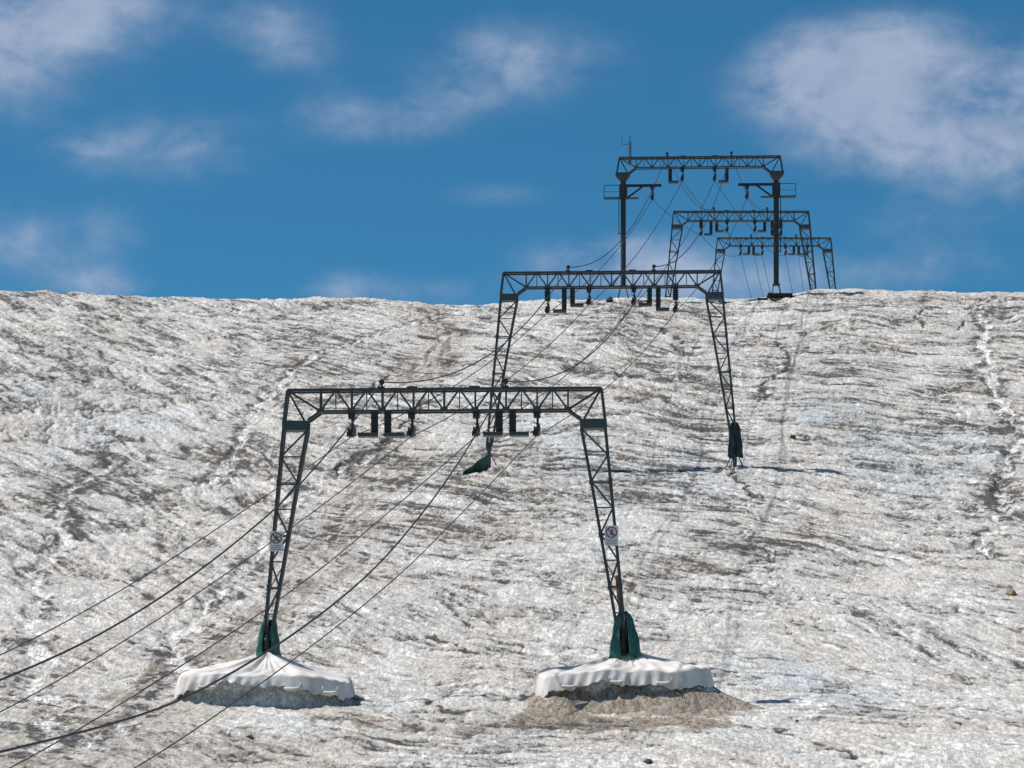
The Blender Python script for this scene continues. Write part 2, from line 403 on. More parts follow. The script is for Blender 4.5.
# ------------------------------------------------------------------ portal tower pieces (local: x across, y along the line, z up; pin at 1.3)
P = 1.3; HT = 10.04 + P; HL = 9.14 + P; PT = 8.78 + P; PB = 8.38 + P
DEP = .55
def beam_mesh(mirror=1, hl=HL, ht=HT, kx=4.95, cx=6.28, pb=None):
    ht = ht - .05
    mb = MB(); y0, y1 = -DEP / 2, DEP / 2
    for y, k in ((y0, 1.0), (y1, .8)):
        mb.bar((-cx, y, ht), (cx, y, ht), .115 * k, .12)
        mb.bar((-kx, y, hl), (kx, y, hl), .085 * k, .12)
        for sgn in (-1, 1):
            mb.bar((sgn*kx, y, hl), (sgn*5.46, y, PT if pb is None else pb), .11 * k, .09)
            mb.bar((sgn*cx, y, ht), (sgn*6.42, y, PT if pb is None else pb), .115 * k, .09)
            if y == y0:
                mb.bar((sgn*(cx-.02), y, ht - .02), (sgn*kx, y, hl), .085, .07)
                mb.bar((sgn*(cx-.02), y, ht - .02), (sgn*5.60, y, PT if pb is None else pb), .085, .07)
    n = 8; b = 2 * kx / n
    for i in range(n + 1):
        x = -kx + i * b
        for y in (y0,):
            mb.bar((x, y, hl), (x, y, ht), .055 if i % 2 else .075, .05)
            if i > 0: mb.bar((x, y, hl), (x - b/2, y, ht), .075, .06)
            if i < n: mb.bar((x, y, hl), (x + b/2, y, ht), .075, .06)
        mb.bar((x, y0, hl), (x, y1, hl), .06); mb.bar((x, y1, hl), (x, y1, ht), .04)
        mb.box((x, y0 - .045, hl + .04), (.30, .02, .15))
    for i in range(n):
        x = -kx + (i + .5) * b
        mb.bar((x, y0, hl), (x, y0, ht), .045, .04)
        mb.bar((x, y0, ht), (x, y1, ht), .06)
        mb.box((x, y0 - .045, ht - .045), (.34, .02, .14))
    # spliced flat plates riding on the top chord
    for x, w in ((-3.05, .9), (-1.9, .5), (.2, .9), (1.5, 1.3), (3.05, 1.1), (4.9, .9), (-4.6, .7)):
        mb.box((x, 0, ht + .072), (w, DEP * .7, .03))
    mb.box((-1.3, 0, ht + .12), (.42, .3, .06)); mb.box((1.2, 0, ht + .12), (.42, .3, .06))
    return mb.mesh('cross_beam', M_STEEL)
def lerp(a, b, t): return a + (b - a) * t
def leg_mesh(sgn):
    mb = MB()
    def out(z): t = (PB - z) / (PB - P); return sgn * lerp(6.44, 7.24, t)
    def inn(z): t = (PB - z) / (PB - P); return sgn * lerp(5.48, 6.97, t ** .96)
    def dep(z): t = (PB - z) / (PB - P); return lerp(DEP / 2, .12, t)
    zs = [PB - k * (PB - P) / 8 for k in range(9)]
    for sy in (-1, 1):
        for a, b in zip(zs[:-1], zs[1:]):
            w = .125 if sy < 0 else .10
            mb.bar((out(a), sy * dep(a), a), (out(b), sy * dep(b), b), w, .11)
            mb.bar((inn(a), sy * dep(a), a), (inn(b), sy * dep(b), b), w, .11)
        for k, z in enumerate(zs[1:-1]):
            if sy < 0 or k % 2: mb.bar((out(z), sy * dep(z), z), (inn(z), sy * dep(z), z), .05)
        for k in range(8):
            a, b = zs[k], zs[k+1]
            if sy < 0:
                if k % 2 == 0: mb.bar((inn(a), -dep(a), a), (out(b), -dep(b), b), .07, .06)
                else: mb.bar((out(a), -dep(a), a), (inn(b), -dep(b), b), .07, .06)
            elif k > 3:
                if k % 2: mb.bar((inn(a), dep(a), a), (out(b), dep(b), b), .04)
    # splice sleeves
    for z in (zs[2], zs[4], zs[6]):
        for f in (out, inn): mb.box((f(z), -dep(z), z), (.16, .14, .26))
    mb.box((sgn * 7.13, 0, P + .02), (.30, .34, .30))
    return mb.mesh('leg', M_STEEL)
def gusset_mesh(sgn):
    mb = MB(); x = sgn * 5.96
    for y in (-DEP/2 - .055, DEP/2 + .055):
        mb.box((x, y, (PT + PB) / 2), (1.06, .03, PT - PB - .02))
    mb.box((x, 0, PT - .03), (1.06, DEP + .07, .04)); mb.box((x, 0, PB + .03), (1.06, DEP + .07, .04))
    return mb.mesh('gusset_plate', M_PLATE)
def foot_mesh(sgn):
    mb = MB(); x = sgn * 7.13
    mb.tube([(x, 0, P + .05), (x, 0, -1.0)], .12, 12)
    mb.box((x, 0, P - .18), (.34, .34, .08))
    for a in (-.5, .5): mb.bar((x, 0, P - .25), (x + a * 1.3, .35, -.3), .06)
    mb.bar((x, 0, P - .25), (x - .3, -.8, -.3), .06)
    return mb.mesh('foot_post', M_POST)
def hanger_mesh(long=0.0):
    mb = MB()    # origin on the lower chord
    mb.box((0, 0, -.02), (.36, .62, .10)); mb.box((0, 0, -.16), (.26, .40, .22))
    mb.box((.03, 0, -.40 - long / 2), (.09, .16, .34 + long))
    if long:
        mb.box((0, 0, -.25 - long / 2), (.30, .34, long + .1))
        for k in range(5): mb.box((0, -.2, -.25 - k * .12), (.40, .03, .03))
    mb.box((.07, 0, -.66 - long), (.11, 1.15, .16))
    mb.box((.08, -.30, -.80 - long), (.07, .60, .20)); mb.box((.08, .30, -.80 - long), (.07, .60, .20))
    mb.bar((-.10, -.1, -.45 - long), (.05, -.3, -.62 - long), .04)
    mb.box((-.13, -.45, -.95 - long), (.05, .2, .18)); mb.box((-.02, -.45, -1.02 - long), (.26, .2, .05))
    return mb.mesh('sheave_hanger', M_STEEL2)
def wheels_mesh(long=0.0):
    mb = MB()
    for y in (-.48, -.16, .16, .48): mb.disc((-.04, y, -.82 - long), .15, .13)
    return mb.mesh('sheave_wheels', M_WHEEL, False)
def ladder_mesh(h):
    mb = MB()
    mb.box((0, -.08, -h / 2), (.21, .03, h)); mb.box((-.12, 0, -h / 2), (.035, .16, h)); mb.box((.12, 0, -h / 2), (.035, .16, h))
    k = .22
    while k < h - .1:
        mb.box((0, -.11, -k), (.34, .03, .035)); k += .26
    return mb.mesh('service_ladder', M_STEEL2)
def tread_mesh(h, s):
    mb = MB()
    mb.box((s * .26, -.05, -h - .03), (.76, .50, .05)); mb.box((s * .26, -.31, -h + .02), (.76, .025, .13)); mb.box((s * .26, .21, -h + .02), (.76, .025, .13))
    mb.box((s * .63, -.05, -h + .04), (.025, .60, .12))
    return mb.mesh('foot_platform', M_PLATE)
def bracket_mesh():
    mb = MB(); mb.box((0, 0, .13), (.07, .10, .26)); mb.disc((0, 0, .25), .11, .07, 'y', 14); mb.box((0, 0, .03), (.24, .2, .05))
    return mb.mesh('cable_bracket', M_STEEL2)
def fittings(root, sheaves, ladders, hl, ht):
    for x, lg, dz in sheaves:
        o = part('sheave_assembly', get(('h', lg), lambda: hanger_mesh(lg)), root, (x, 0, hl + dz))
        part('sheave_wheels', get(('w', lg), lambda: wheels_mesh(lg)), o)
    for x, s, h in ladders:
        o = part('service_ladder', get(('l', h), lambda: ladder_mesh(h)), root, (x, -.05, hl - .04))
        part('foot_platform', get(('t', h, s), lambda: tread_mesh(h, s)), o)
    for x in (-2.52, 2.45): part('cable_bracket', get('br', bracket_mesh), root, (x, 0, ht + .05))

def portal(loc, rz, label, longs=(0, 0, 0, 0), ladders=None):
    t = empty('lift_tower', loc, rz, label, 'lift tower', 'lattice portal towers of the surface lift')
    part('cross_beam', get('beam', beam_mesh), t)
    for s in (-1, 1):
        part('leg', get(('leg', s), lambda: leg_mesh(s)), t)
        part('gusset_plate', get(('gus', s), lambda: gusset_mesh(s)), t)
        part('foot_post', get(('ft', s), lambda: foot_mesh(s)), t)
    fittings(t, [(x, l, 0) for x, l in zip((-3.72, -1.32, 1.28, 3.70), longs)], ladders or [(-2.80, -1, .92), (-2.27, 1, .92), (2.20, -1, .92), (2.73, 1, .92)], HL, HT)
    return t
YAW = R(-2.6)
T = {}
T[1] = portal((X1, 130, at(0, 640, 130).z - P), YAW, 'nearest lattice lift tower, with prohibition signs on both legs, feet in white tarpaulins')
T[2] = portal((X2, 188.5, at(0, 445, 188.5).z - P), YAW, 'second nearest lattice lift tower, standing bare on the ice behind the first one', (.45, 0, 0, .45),
              [(-2.75, -1, 1.35), (-2.27, 1, 1.02), (2.20, -1, 1.02), (2.70, 1, 1.30)])
T[4] = portal((X4, 303, at(0, 211.5, 303).z - HT), 0, 'lattice lift tower just over the crest, the larger of the two behind the ridge', (.35, 0, 0, .35),
              [(-2.80, -1, 1.25), (-2.27, 1, .95), (2.20, -1, .95), (2.90, 1, 1.30)])
T[5] = portal((X5, 361, at(0, 238, 361).z - HT), 0, 'farthest and smallest lattice lift tower, lowest on the skyline at the right')

# signs on the front tower's legs
def sign_parts(root, x, z, label):
    mb = MB(); mb.box((0, 0, 0), (.54, .02, .80)); p = part('warning_sign', mb.mesh('warning_sign', M_SIGN), root, (x, -.36, z), R(0), label)
    g = MB(); n = 28; c = (0, -.015, .12)
    ring = [(math.cos(2*math.pi*k/n)*.205, -.016, .13 + math.sin(2*math.pi*k/n)*.205) for k in range(n + 1)]
    for a, b in zip(ring[:-1], ring[1:]): g.bar(a, b, .045, .008)
    part('prohibition_ring', g.mesh('prohibition_ring', M_RED), p)
    g = MB(); g.bar((-.145, -.020, .275), (.145, -.020, -.015), .045, .008); part('slash', g.mesh('slash', M_INK if x < 0 else M_RED), p)
    g = MB()                                             # the little walking figure
    g.disc((.02, -.014, .235), .032, .008, 'y', 10); g.bar((.02, -.014, .20), (-.01, -.014, .10), .05, .008)
    g.bar((-.01, -.014, .10), (-.07, -.014, .0), .03, .008); g.bar((-.01, -.014, .10), (.07, -.014, .0), .03, .008); g.bar((-.08, -.014, .14), (.09, -.014, .17), .025, .008)
    part('figure', g.mesh('figure', M_INK), p)
    g = MB()
    for k, w in enumerate((.40, .36, .40)): g.box((0, -.013, -.175 - k * .075), (w, .006, .025))
    part('caption_lines', g.mesh('caption_lines', M_GREY), p)
sign_parts(T[1], -6.72, at(0, 541.5, 130).z - T[1].location.z, 'sign on the left leg')
sign_parts(T[1], 6.68, at(0, 537.5, 130).z - T[1].location.z, 'sign on the right leg')
# weathered yellow panel wedged in the right leg
mb = MB()
pts = [(6.72, 2.95 + P - 1.3 + .6), (6.98, 3.75), (7.06, 2.9), (7.16, 1.95), (7.0, 1.95), (6.86, 2.7)]
zz = lambda py: at(0, py, 130).z - T[1].location.z
seg = [((6.83, zz(576)), (6.98, zz(576))), ((6.86, zz(590)), (7.05, zz(590))), ((6.93, zz(603)), (7.10, zz(603))), ((6.99, zz(618)), (7.11, zz(618)))]
for (a, b), (c, d) in zip(seg[:-1], seg[1:]):
    i = len(mb.v)
    for q in (a, b, d, c): mb.v.append(Vector((q[0], .02, q[1])))
    for q in (a, b, d, c): mb.v.append(Vector((q[0], .06, q[1])))
    mb.f += [[i, i+1, i+2, i+3], [i+7, i+6, i+5, i+4], [i, i+4, i+5, i+1], [i+1, i+5, i+6, i+2], [i+2, i+6, i+7, i+3], [i+3, i+7, i+4, i]]
part('rusty_panel', mb.mesh('rusty_panel', M_YEL), T[1], label='rusty yellow panel inside the right leg')

# green tarpaulin wraps round feet
def wrap_mesh(top, bot, wt, wb, m, gap=.55, seed=0, lean=0.0):
    mb = MB(); n = 40; rows = 12
    for k in range(rows + 1):
        t = k / rows; z = lerp(top, bot, t)
        for j in range(n):
            a = -math.pi/2 + gap/2 * (1 - .35*t) + (2*math.pi - gap*(1-.35*t)) * j / (n - 1)
            w = lerp(wt, wb, t ** .55)
            rr = w * (1 + .10 * math.sin(a * 5 + seed) + .06 * math.sin(a * 11 + t * 4 + seed)) + .02 * math.sin(t * 14 + a * 3)
            mb.v.append(Vector((math.cos(a) * rr + lean * t, math.sin(a) * rr * .85, z + .05 * math.sin(a * 3 + seed))))
    for k in range(rows):
        for j in range(n - 1):
            i = k * n + j; mb.f.append([i, i + 1, i + n + 1, i + n])
    me = mb.mesh('green_wrap', m, True); return me
def wrap(tw, x, ytop, ybot, wt, wb, d, m=M_GREEN, gap=.6, seed=0, lean=0, label=None):
    z0 = T[tw].location.z
    o = part('tarpaulin_wrap', wrap_mesh(at(0, ytop, d).z - z0, at(0, ybot, d).z - z0, wt, wb, m, gap, seed, lean), T[tw], (x, 0, 0), label=label)
    s = o.modifiers.new('thick', 'SOLIDIFY'); s.thickness = .02
wrap(1, -7.08, 618, 662, .16, .50, 130, M_GREEN, 1.1, 1, -.02, 'dark green tarpaulin bound round the left foot')
wrap(1, 7.13, 613, 660, .12, .62, 130, M_GREEN, .9, 2.3, .10, 'dark green tarpaulin bound round the right foot')
wrap(2, 7.13, 424, 458, .16, .42, 188.5, M_DARKGREEN, .35, 4, .05, 'blackish green tarpaulin bound round the right foot')
# hollow dark core bundle at the front tower feet
for s in (-1, 1):
    mb = MB(); mb.tube([(s*7.13, -.1, P + .55), (s*7.13, -.12, P + .1), (s*7.14, -.05, P - .55)], [.10, .16, .2], 10)
    mb.bar((s*7.13 - .1, -.2, P + 1.0), (s*7.13, -.2, P), .06); mb.bar((s*7.13 + .1, -.2, P + 1.0), (s*7.13, -.2, P), .06)
    mb.disc((s*7.13, -.26, P), .09, .1, 'y', 12)
    part('pivot_bundle', mb.mesh('pivot_bundle', M_STEEL2, True), T[1])

# ------------------------------------------------------------------ the pole tower on the crest
G3 = at(0, 297, 252).z
t3 = empty('lift_tower', (X3, 252, G3), YAW, 'lift tower on two round poles with balconies and aerial mast, on the crest', 'lift tower', 'round pole towers')
T[3] = t3
h3t, h3l = 10.85, 10.02
mb3 = beam_mesh(1, h3l, h3t, 4.92, 6.22, 9.62); part('cross_beam', mb3, t3)
for s in (-1, 1):
    xp = s * 5.92
    mb = MB()      # funnel shaped head below the beam
    i = len(mb.v)
    for (w, d, z) in ((1.14, .64, 9.66), (1.10, .64, 9.42), (.36, .40, 8.95)):
        for sx, sy in ((-1,-1),(1,-1),(1,1),(-1,1)): mb.v.append(Vector((s * 5.96 * (1 if z > 9 else 0) + (xp if z < 9 else 0) + sx * w/2, sy * d/2, z)))
    for k in range(2):
        for j in range(4): mb.f.append([i+k*4+j, i+k*4+(j+1)%4, i+k*4+4+(j+1)%4, i+k*4+4+j])
    mb.f.append([i, i+1, i+2, i+3]); mb.f.append([i+8, i+9, i+10, i+11])
    part('tower_head', mb.mesh('tower_head', M_PLATE), t3)
    mb = MB(); mb.tube([(xp, 0, 9.0), (xp, 0, .9)], .205, 16); mb.box((xp, 0, 8.22), (.62, .6, 1.05)); mb.tube([(xp, 0, .95), (xp, 0, .85)], .3, 16)
    pole = part('pole', mb.mesh('pole', M_STEEL2), t3)
    mb = MB(); xl = xp + s * .34 * (1 if s > 0 else 1)
    z0 = 3.4 if s > 0 else 4.9
    for dy in (-.18, .18): mb.bar((xl, dy, 7.7), (xl, dy, z0), .05)
    k = z0
    while k < 7.7: mb.bar((xl, -.18, k), (xl, .18, k), .035); k += .3
    mb.bar((xp, 0, z0 + .1), (xl, 0, z0 + .1), .06)
    part('pole_ladder', mb.mesh('pole_ladder', M_STEEL2), t3)
    mb = MB(); xe = xp - s * 2.95
    mb.bar((xp - s*.3, 0, 8.68), (xe, 0, 8.68), .20, .16); mb.bar((xp - s*.28, 0, 7.72), (xp - s*1.5, 0, 8.60), .13, .1)
    part('side_arm', mb.mesh('side_arm', M_STEEL2), t3)
    mb = MB(); mb.box((xp + s*.55, -.25, 7.66), (1.9, .7, .05)); mb.box((xp - s*.80, -.2, 7.66), (.8, .5, .05))
    bal = part('balcony', mb.mesh('balcony', M_STEEL2), t3)
    mb = MB()
    dy = -.58
    mb.bar((xp + s*1.48, dy, 7.64), (xp + s*1.48, dy, 8.60), .05); mb.bar((xp + s*.3, dy, 8.60), (xp + s*1.48, dy, 8.60), .045); mb.bar((xp + s*.3, dy, 8.10), (xp + s*1.48, dy, 8.10), .03)
    part('railing', mb.mesh('railing', M_STEEL2), bal)
    mb = MB()
    for a in (45, 135, 225, 315):
        mb.bar((xp + .12*math.cos(R(a)), .12*math.sin(R(a)), 1.35), (xp + .55*math.cos(R(a)), .55*math.sin(R(a)), .0), .075)
    part('splayed_base', mb.mesh('splayed_base', M_POST), t3)
    o = part('sheave_assembly', get(('h', 0.0), lambda: hanger_mesh(0.0)), t3, (s * 3.66, 0, 8.6)); part('sheave_wheels', get(('w', 0.0), lambda: wheels_mesh(0.0)), o)
fittings(t3, [(-1.34, 0.0, 0), (1.16, 0.0, 0)], [(-2.28, 1, 1.1), (2.10, -1, 1.1)], h3l, h3t)
mb = MB()
mb.tube([(-5.40, -.2, 10.25), (-5.40, -.2, 12.05)], .10, 10)
mast = part('aerial_mast', mb.mesh('aerial_mast', M_STEEL2), t3)
mb = MB(); mb.box((-5.40, -.31, 11.1), (.06, .02, 1.8)); part('pale_strip', mb.mesh('pale_strip', M_ALU), mast)
mb = MB(); mb.box((-5.40, -.33, 10.45), (.24, .08, .35)); part('control_box', mb.mesh('control_box', mat('red_brown_box', (.20, .07, .04), .6)), mast)
mb = MB(); mb.tube([(-5.40, -.2, 12.0), (-5.40, -.2, 12.55)], .022, 6); mb.tube([(-5.40, -.2, 11.85), (-5.98, -.2, 11.85), (-6.02, -.2, 12.4)], .022, 6)
mb.bar((-5.48, -.2, 12.42), (-5.32, -.2, 12.42), .03)
part('aerial', mb.mesh('aerial', M_STEEL2), mast)

# planked base under the right pole and debris by the left pole
bx, by = X3 + 5.9, 251.3
zb = at(0, 296, by).z
mb = MB()
for k in range(7): mb.box((.02 * (k % 2), -.75 + k * .25, .02 * (k % 3) * .5), (1.85 if k < 5 else 1.5, .23, .20))
mb.box((-.9, -.2, .06), (.12, 1.6, .14)); mb.box((1.3, -.1, -.12), (1.0, .5, .12)); mb.box((-1.35, -.1, -.22), (.8, .5, .08))
deck = part('plank_deck', mb.mesh('plank_deck', M_WOOD), None, (bx + .25, by, zb - .03))
tag(deck, 'dark plank deck lying under the right pole of the tower on the crest', 'deck')

# ------------------------------------------------------------------ ropes and cables
def world_pt(i, x, z):
    t = T[i]; c, s = math.cos(t.rotation_euler.z), math.sin(t.rotation_euler.z)
    return Vector((t.location.x + x * c, t.location.y + x * s, t.location.z + z))
def span(a, b, sag, n=28):
    return [a.lerp(b, k / n) + Vector((0, 0, -4 * sag * (k/n) * (1 - k/n))) for k in range(n)]
def near_part(start, pix):     # pixels lying on the vertical plane of the lift line, from tower 1 towards the viewer
    ds = [start.y]; zs = [start.z]
    for px, py in pix:
        k = (px - 512) / F; d = (start.x - .14 * start.y) / (k - .14); ds.append(d); zs.append((HY - py) * d / F)
    slope = (zs[-2] - zs[-1]) / (ds[-2] - ds[-1])
    ds.append(ds[-1] - 12); zs.append(zs[-1] - 12 * slope * .85); ds.append(ds[-1] - 14); zs.append(zs[-1] - 14 * slope * .6)
    f = pchip(ds[::-1], zs[::-1])
    out = []
    for d in np.linspace(ds[-1], start.y, 60)[:-1]:
        out.append(Vector((start.x - .14 * (start.y - d), d, float(f(d)))))
    return out
RZ = HL - .98       # rope height under the sheaves
longs = {2: (.45, 0, 0, .45), 4: (.35, 0, 0, .35)}
names = ['haul rope hanging farthest left, under the outer left sheaves of the towers',
         'haul rope second from the left, under the inner left sheaves of the towers',
         'haul rope third from the left, under the inner right sheaves of the towers',
         'haul rope hanging farthest right, under the outer right sheaves of the towers']
near = [[(272, 491.6), (100, 602.5), (0, 655)], [(287.5, 530.6), (100, 655.6), (0, 712)], [(400, 502.5), (306, 580), (159, 680), (10, 768)], [(455, 520), (400, 574), (265.6, 680), (135, 768)]]
for k, x in enumerate((-3.72, -1.32, 1.28, 3.70)):
    pts = {i: world_pt(i, x, RZ - longs.get(i, (0,)*4)[k]) for i in (1, 2, 4, 5)}
    pts[3] = world_pt(3, (-3.66, -1.34, 1.16, 3.66)[k], (7.62, h3l - .98, h3l - .98, 7.62)[k])
    pts[6] = Vector((36.5 + x, 420, pts[5].z + 2.0))
    line = near_part(pts[1], near[k])
    for a, b, sg in ((1, 2, .7), (2, 3, .9), (3, 4, .3), (4, 5, .8), (5, 6, 1.2)): line += span(pts[a], pts[b], sg)
    line.append(pts[6])
    mb = MB(); mb.tube(line, [.011 + .00006 * p.y for p in line], 6); o = part('haul_rope', mb.mesh('haul_rope', M_ROPE, True)); tag(o, names[k], 'haul rope', 'haul ropes of the lift')
nearc = [[(349, 427), (273.5, 510), (100, 634), (0, 680)], [(484, 421), (430, 503), (362, 580), (219, 680), (160, 708), (0, 752)]]
cn = ['thick slack black cable on top of the towers at left, sagging to the left edge', 'thick slack black cable on top of the towers at right, sagging over the left tarpaulin']
for k, x in enumerate((-2.52, 2.45)):
    pts = {i: world_pt(i, x, (HT if i != 3 else h3t) + .30) for i in (1, 2, 3, 4, 5)}
    pts[6] = Vector((36.5 + x, 420, pts[5].z + 1.0))
    line = near_part(pts[1], nearc[k])
    for a, b, sg in ((1, 2, 1.9), (2, 3, 2.3), (3, 4, 1.5), (4, 5, 1.6), (5, 6, 2.2)): line += span(pts[a], pts[b], sg)
    line.append(pts[6])
    mb = MB(); mb.tube(line, .029, 6); o = part('control_cable', mb.mesh('control_cable', M_CABLE, True)); tag(o, cn[k], 'cable', 'slack cables over the tower tops')

# ------------------------------------------------------------------ pedestals and tarpaulins
def sup(a, n=3.6):
    c, s = math.cos(a), math.sin(a); return 1 / ((abs(c) ** n + abs(s) ** n) ** (1 / n))
def tarp(i, cx, cy, apx, apy, a_, b_, tiltx, label, rolls, seed, ty=.20, hang=.62, rrow=669.5):
    apex = at(apx, apy, cy); zr0 = at(0, rrow, cy).z
    org = Vector((cx, cy, zr0))
    nA, nR, nS = 420, 30, 14
    r1 = np.random.default_rng(seed)
    ph = r1.random(12) * 6.28
    def rg(v): return 1 - 2 * abs(math.sin(v)) ** .8
    def fold(a): return (.5 * rg(4.5 * a + ph[0] + .5*math.sin(2*a)) + .45 * rg(8 * a + ph[1] + math.sin(3 * a)) + .35 * rg(13 * a + ph[2] + .8*math.sin(5*a)) + .2 * math.sin(41 * a + ph[3]))
    def rim(a):
        k = sup(a); x = math.cos(a) * a_ * k; y = math.sin(a) * b_ * k
        z = ty * y + tiltx * x - (.30 if i == 0 else .10) * abs(x / a_) ** 3 + .05 * math.sin(5 * a + ph[4]) + .03 * math.sin(13 * a + ph[5])
        return x, y, z
    V = []; Fc = []
    ax, ay, az = apex.x - cx, 0.0, apex.z - zr0
    for j in range(nA):
        a = 2 * math.pi * j / nA; rx, ry, rz = rim(a); fo = fold(a)
        for k in range(nR + 1):
            t = k / nR; tt = t ** 1.15
            x = lerp(ax, rx, tt); y = lerp(ay, ry, tt)
            z = lerp(az, rz, 1 - (1 - tt) ** 1.55) + .0
            z += -.04 * math.sin(math.pi * tt) + .105 * fo * (math.sin(math.pi * min(1, t * 1.05)) ** .7) * (.35 + .65 * (1 - t)) * (1 if t > .05 else 0)
            if t > .6: z += .03 * math.sin(31 * a + ph[6] + 9 * t)
            n2 = float(perlin(np.array([x * 1.3]), np.array([y * 1.3]), 200 + i)[0]); z += .05 * n2
            if t > .85: z -= .10 * ((t - .85) / .15) ** 2
            V.append((x, y, z))
        ln = hang + .05 * math.sin(4 * a + ph[7]) + .05 * math.sin(11 * a + ph[8]) + (.16 if abs(math.cos(a)) > .75 else 0) 
        ln += .05 * math.sin(29*a + ph[3]) * math.sin(7*a) + .04 * math.sin(61*a) * math.sin(11 * a)
        # corners hang a little lower
        ln += .30 * abs(math.sin(2 * a + .15)) ** 4 * (1 if i == 0 else .4)
        for k in range(1, nS + 1):
            t = k / nS
            w2 = .5 + .5 * math.sin(3 * a + ph[11])
            out = .05 * math.sin(t * 1.6) + .03 + (.25 + .75*t) * w2 * (.15 * fo * (.6 + .8 * math.sin(2.3 * a + ph[6])) + .05 * math.sin(27 * a + ph[9] + 2*math.sin(5*a)) + .04 * math.sin(53 * a + ph[10] + 2 * t)) + .10 * t
            nx, ny = rx / a_, ry / b_; l = math.hypot(nx, ny)
            V.append((rx + nx / l * out, ry + ny / l * out, rz - .10 - ln * t + .02 * math.sin(9 * a + 5 * t)))
    m = nR + nS + 1
    for j in range(nA):
        for k in range(m - 1):
            A = j * m + k; B = ((j + 1) % nA) * m + k
            Fc.append((A, A + 1, B + 1, B))
    me = bpy.data.meshes.new('tarpaulin'); me.from_pydata(V, [], Fc); me.materials.append(M_TARP); me.update()
    me.polygons.foreach_set('use_smooth', [True] * len(me.polygons))
    root = empty('tarpaulin_cover', org, 0, label, 'tarpaulin', 'white tarpaulins over the ice pedestals')
    sh = part('tarpaulin_sheet', me, root); s = sh.modifiers.new('thick', 'SOLIDIFY'); s.thickness = .02
    # rolled weights tied along the front hem
    for (x, ln_, dz) in rolls:
        mb = MB(); n = 12; pts = []; rad = []
        yy = -b_ * sup(math.atan2(-1, x / a_ * 1.0)) - .20 if False else -b_ - .14
        for k in range(n + 1):
            t = k / n; pts.append((x - ln_ / 2 + ln_ * t, yy, dz - .05 * math.sin(math.pi * t))); rad.append(.03 + .055 * math.sin(math.pi * t) ** .5)
        mb.tube(pts, rad, 10)
        mb.bar((x - ln_ / 2, yy, dz), (x - ln_ / 2 - .05, yy + .08, dz + .22), .025); mb.bar((x + ln_ / 2, yy, dz), (x + ln_ / 2 + .05, yy + .08, dz + .22), .025)
        part('hem_roll', mb.mesh('hem_roll', M_TARP, True), root)
    # ice pedestal
    V = []; Fc = []; tanv = []; dirtv = []; nA = 220; nK = 30
    gx = [(a_ * .955, b_ * .95)]
    for j in range(nA):
        a = 2 * math.pi * j / nA; k = sup(a); c_, s_ = math.cos(a) * k, math.sin(a) * k
        x0, y0 = c_ * a_ * .955, s_ * b_ * .95
        ztop = ty * y0 + tiltx * x0 - .22 - (.30 if i == 0 else .10) * abs(x0 / a_) ** 3
        zbot = gz(cx + x0 * 1.1, cy + y0 * 1.1) - zr0 - .35
        fl = (.34 if i else .12) + .06 * math.sin(3 * a + ph[2]) + (.42 * max(0, math.cos(a + .5)) if i else .05 * max(0, math.cos(a)))
        for q in range(nK + 1):
            t = q / nK; g = 1 + fl * t ** (1.9 if i else 2.4) - .035 * math.sin(math.pi * min(1, t * 1.4))
            x, y = x0 * g, y0 * g
            tanv.append(smooth(.12, .40, t + .25 * math.sin(7*a) * math.sin(3*a)) * (1.3 if i else .35)); dirtv.append(-.1 + .25 * math.sin(5*a + 9*t))
            nn = float(fbm(np.array([a * 9.0]), np.array([t * 2.2]), 3, 300 + i)[0])
            g2 = 1 + .028 * nn * (.3 + t)
            V.append((x * g2, y * g2, lerp(ztop, zbot, t)))
    m = nK + 1
    for j in range(nA):
        for q in range(nK):
            A = j * m + q; B = ((j + 1) % nA) * m + q; Fc.append((A, A + 1, B + 1, B))
    Fc.append([j * m for j in range(nA)])
    me = bpy.data.meshes.new('ice_pedestal'); me.from_pydata(V, [], Fc); me.materials.append(M_ICE); me.update()
    for nm_, ar_ in (('tan', tanv), ('dirt', dirtv)):
        q_ = me.attributes.new(nm_, 'FLOAT', 'POINT'); q_.data.foreach_set('value', np.array(ar_, np.float32))
    me.polygons.foreach_set('use_smooth', [True] * len(me.polygons))
    o = part('ice_pedestal', me, None, org)
    tag(o, ['low grey ice pedestal under the left white tarpaulin', 'tall ice pedestal with brown foot under the right white tarpaulin'][i], 'ice pedestal', 'ice pedestals under the front tower')
tarp(0, PED[0][0], PED[0][1], 267.5, 651.5, 3.38, 2.55, -.025, 'white tarpaulin over the ice round the front tower\'s left foot', [(-2.05, .75, -.92), (1.25, .6, -.98), (2.75, .5, -1.13)], 5, .13, .40, 668)
tarp(1, PED[1][0], PED[1][1], 627.5, 648.5, 3.40, 2.3, .035, 'white tarpaulin over the ice round the front tower\'s right foot', [(-2.25, .6, -.98), (-.35, .55, -.80), (1.45, .6, -.84)], 9, .11, .58, 665.5)

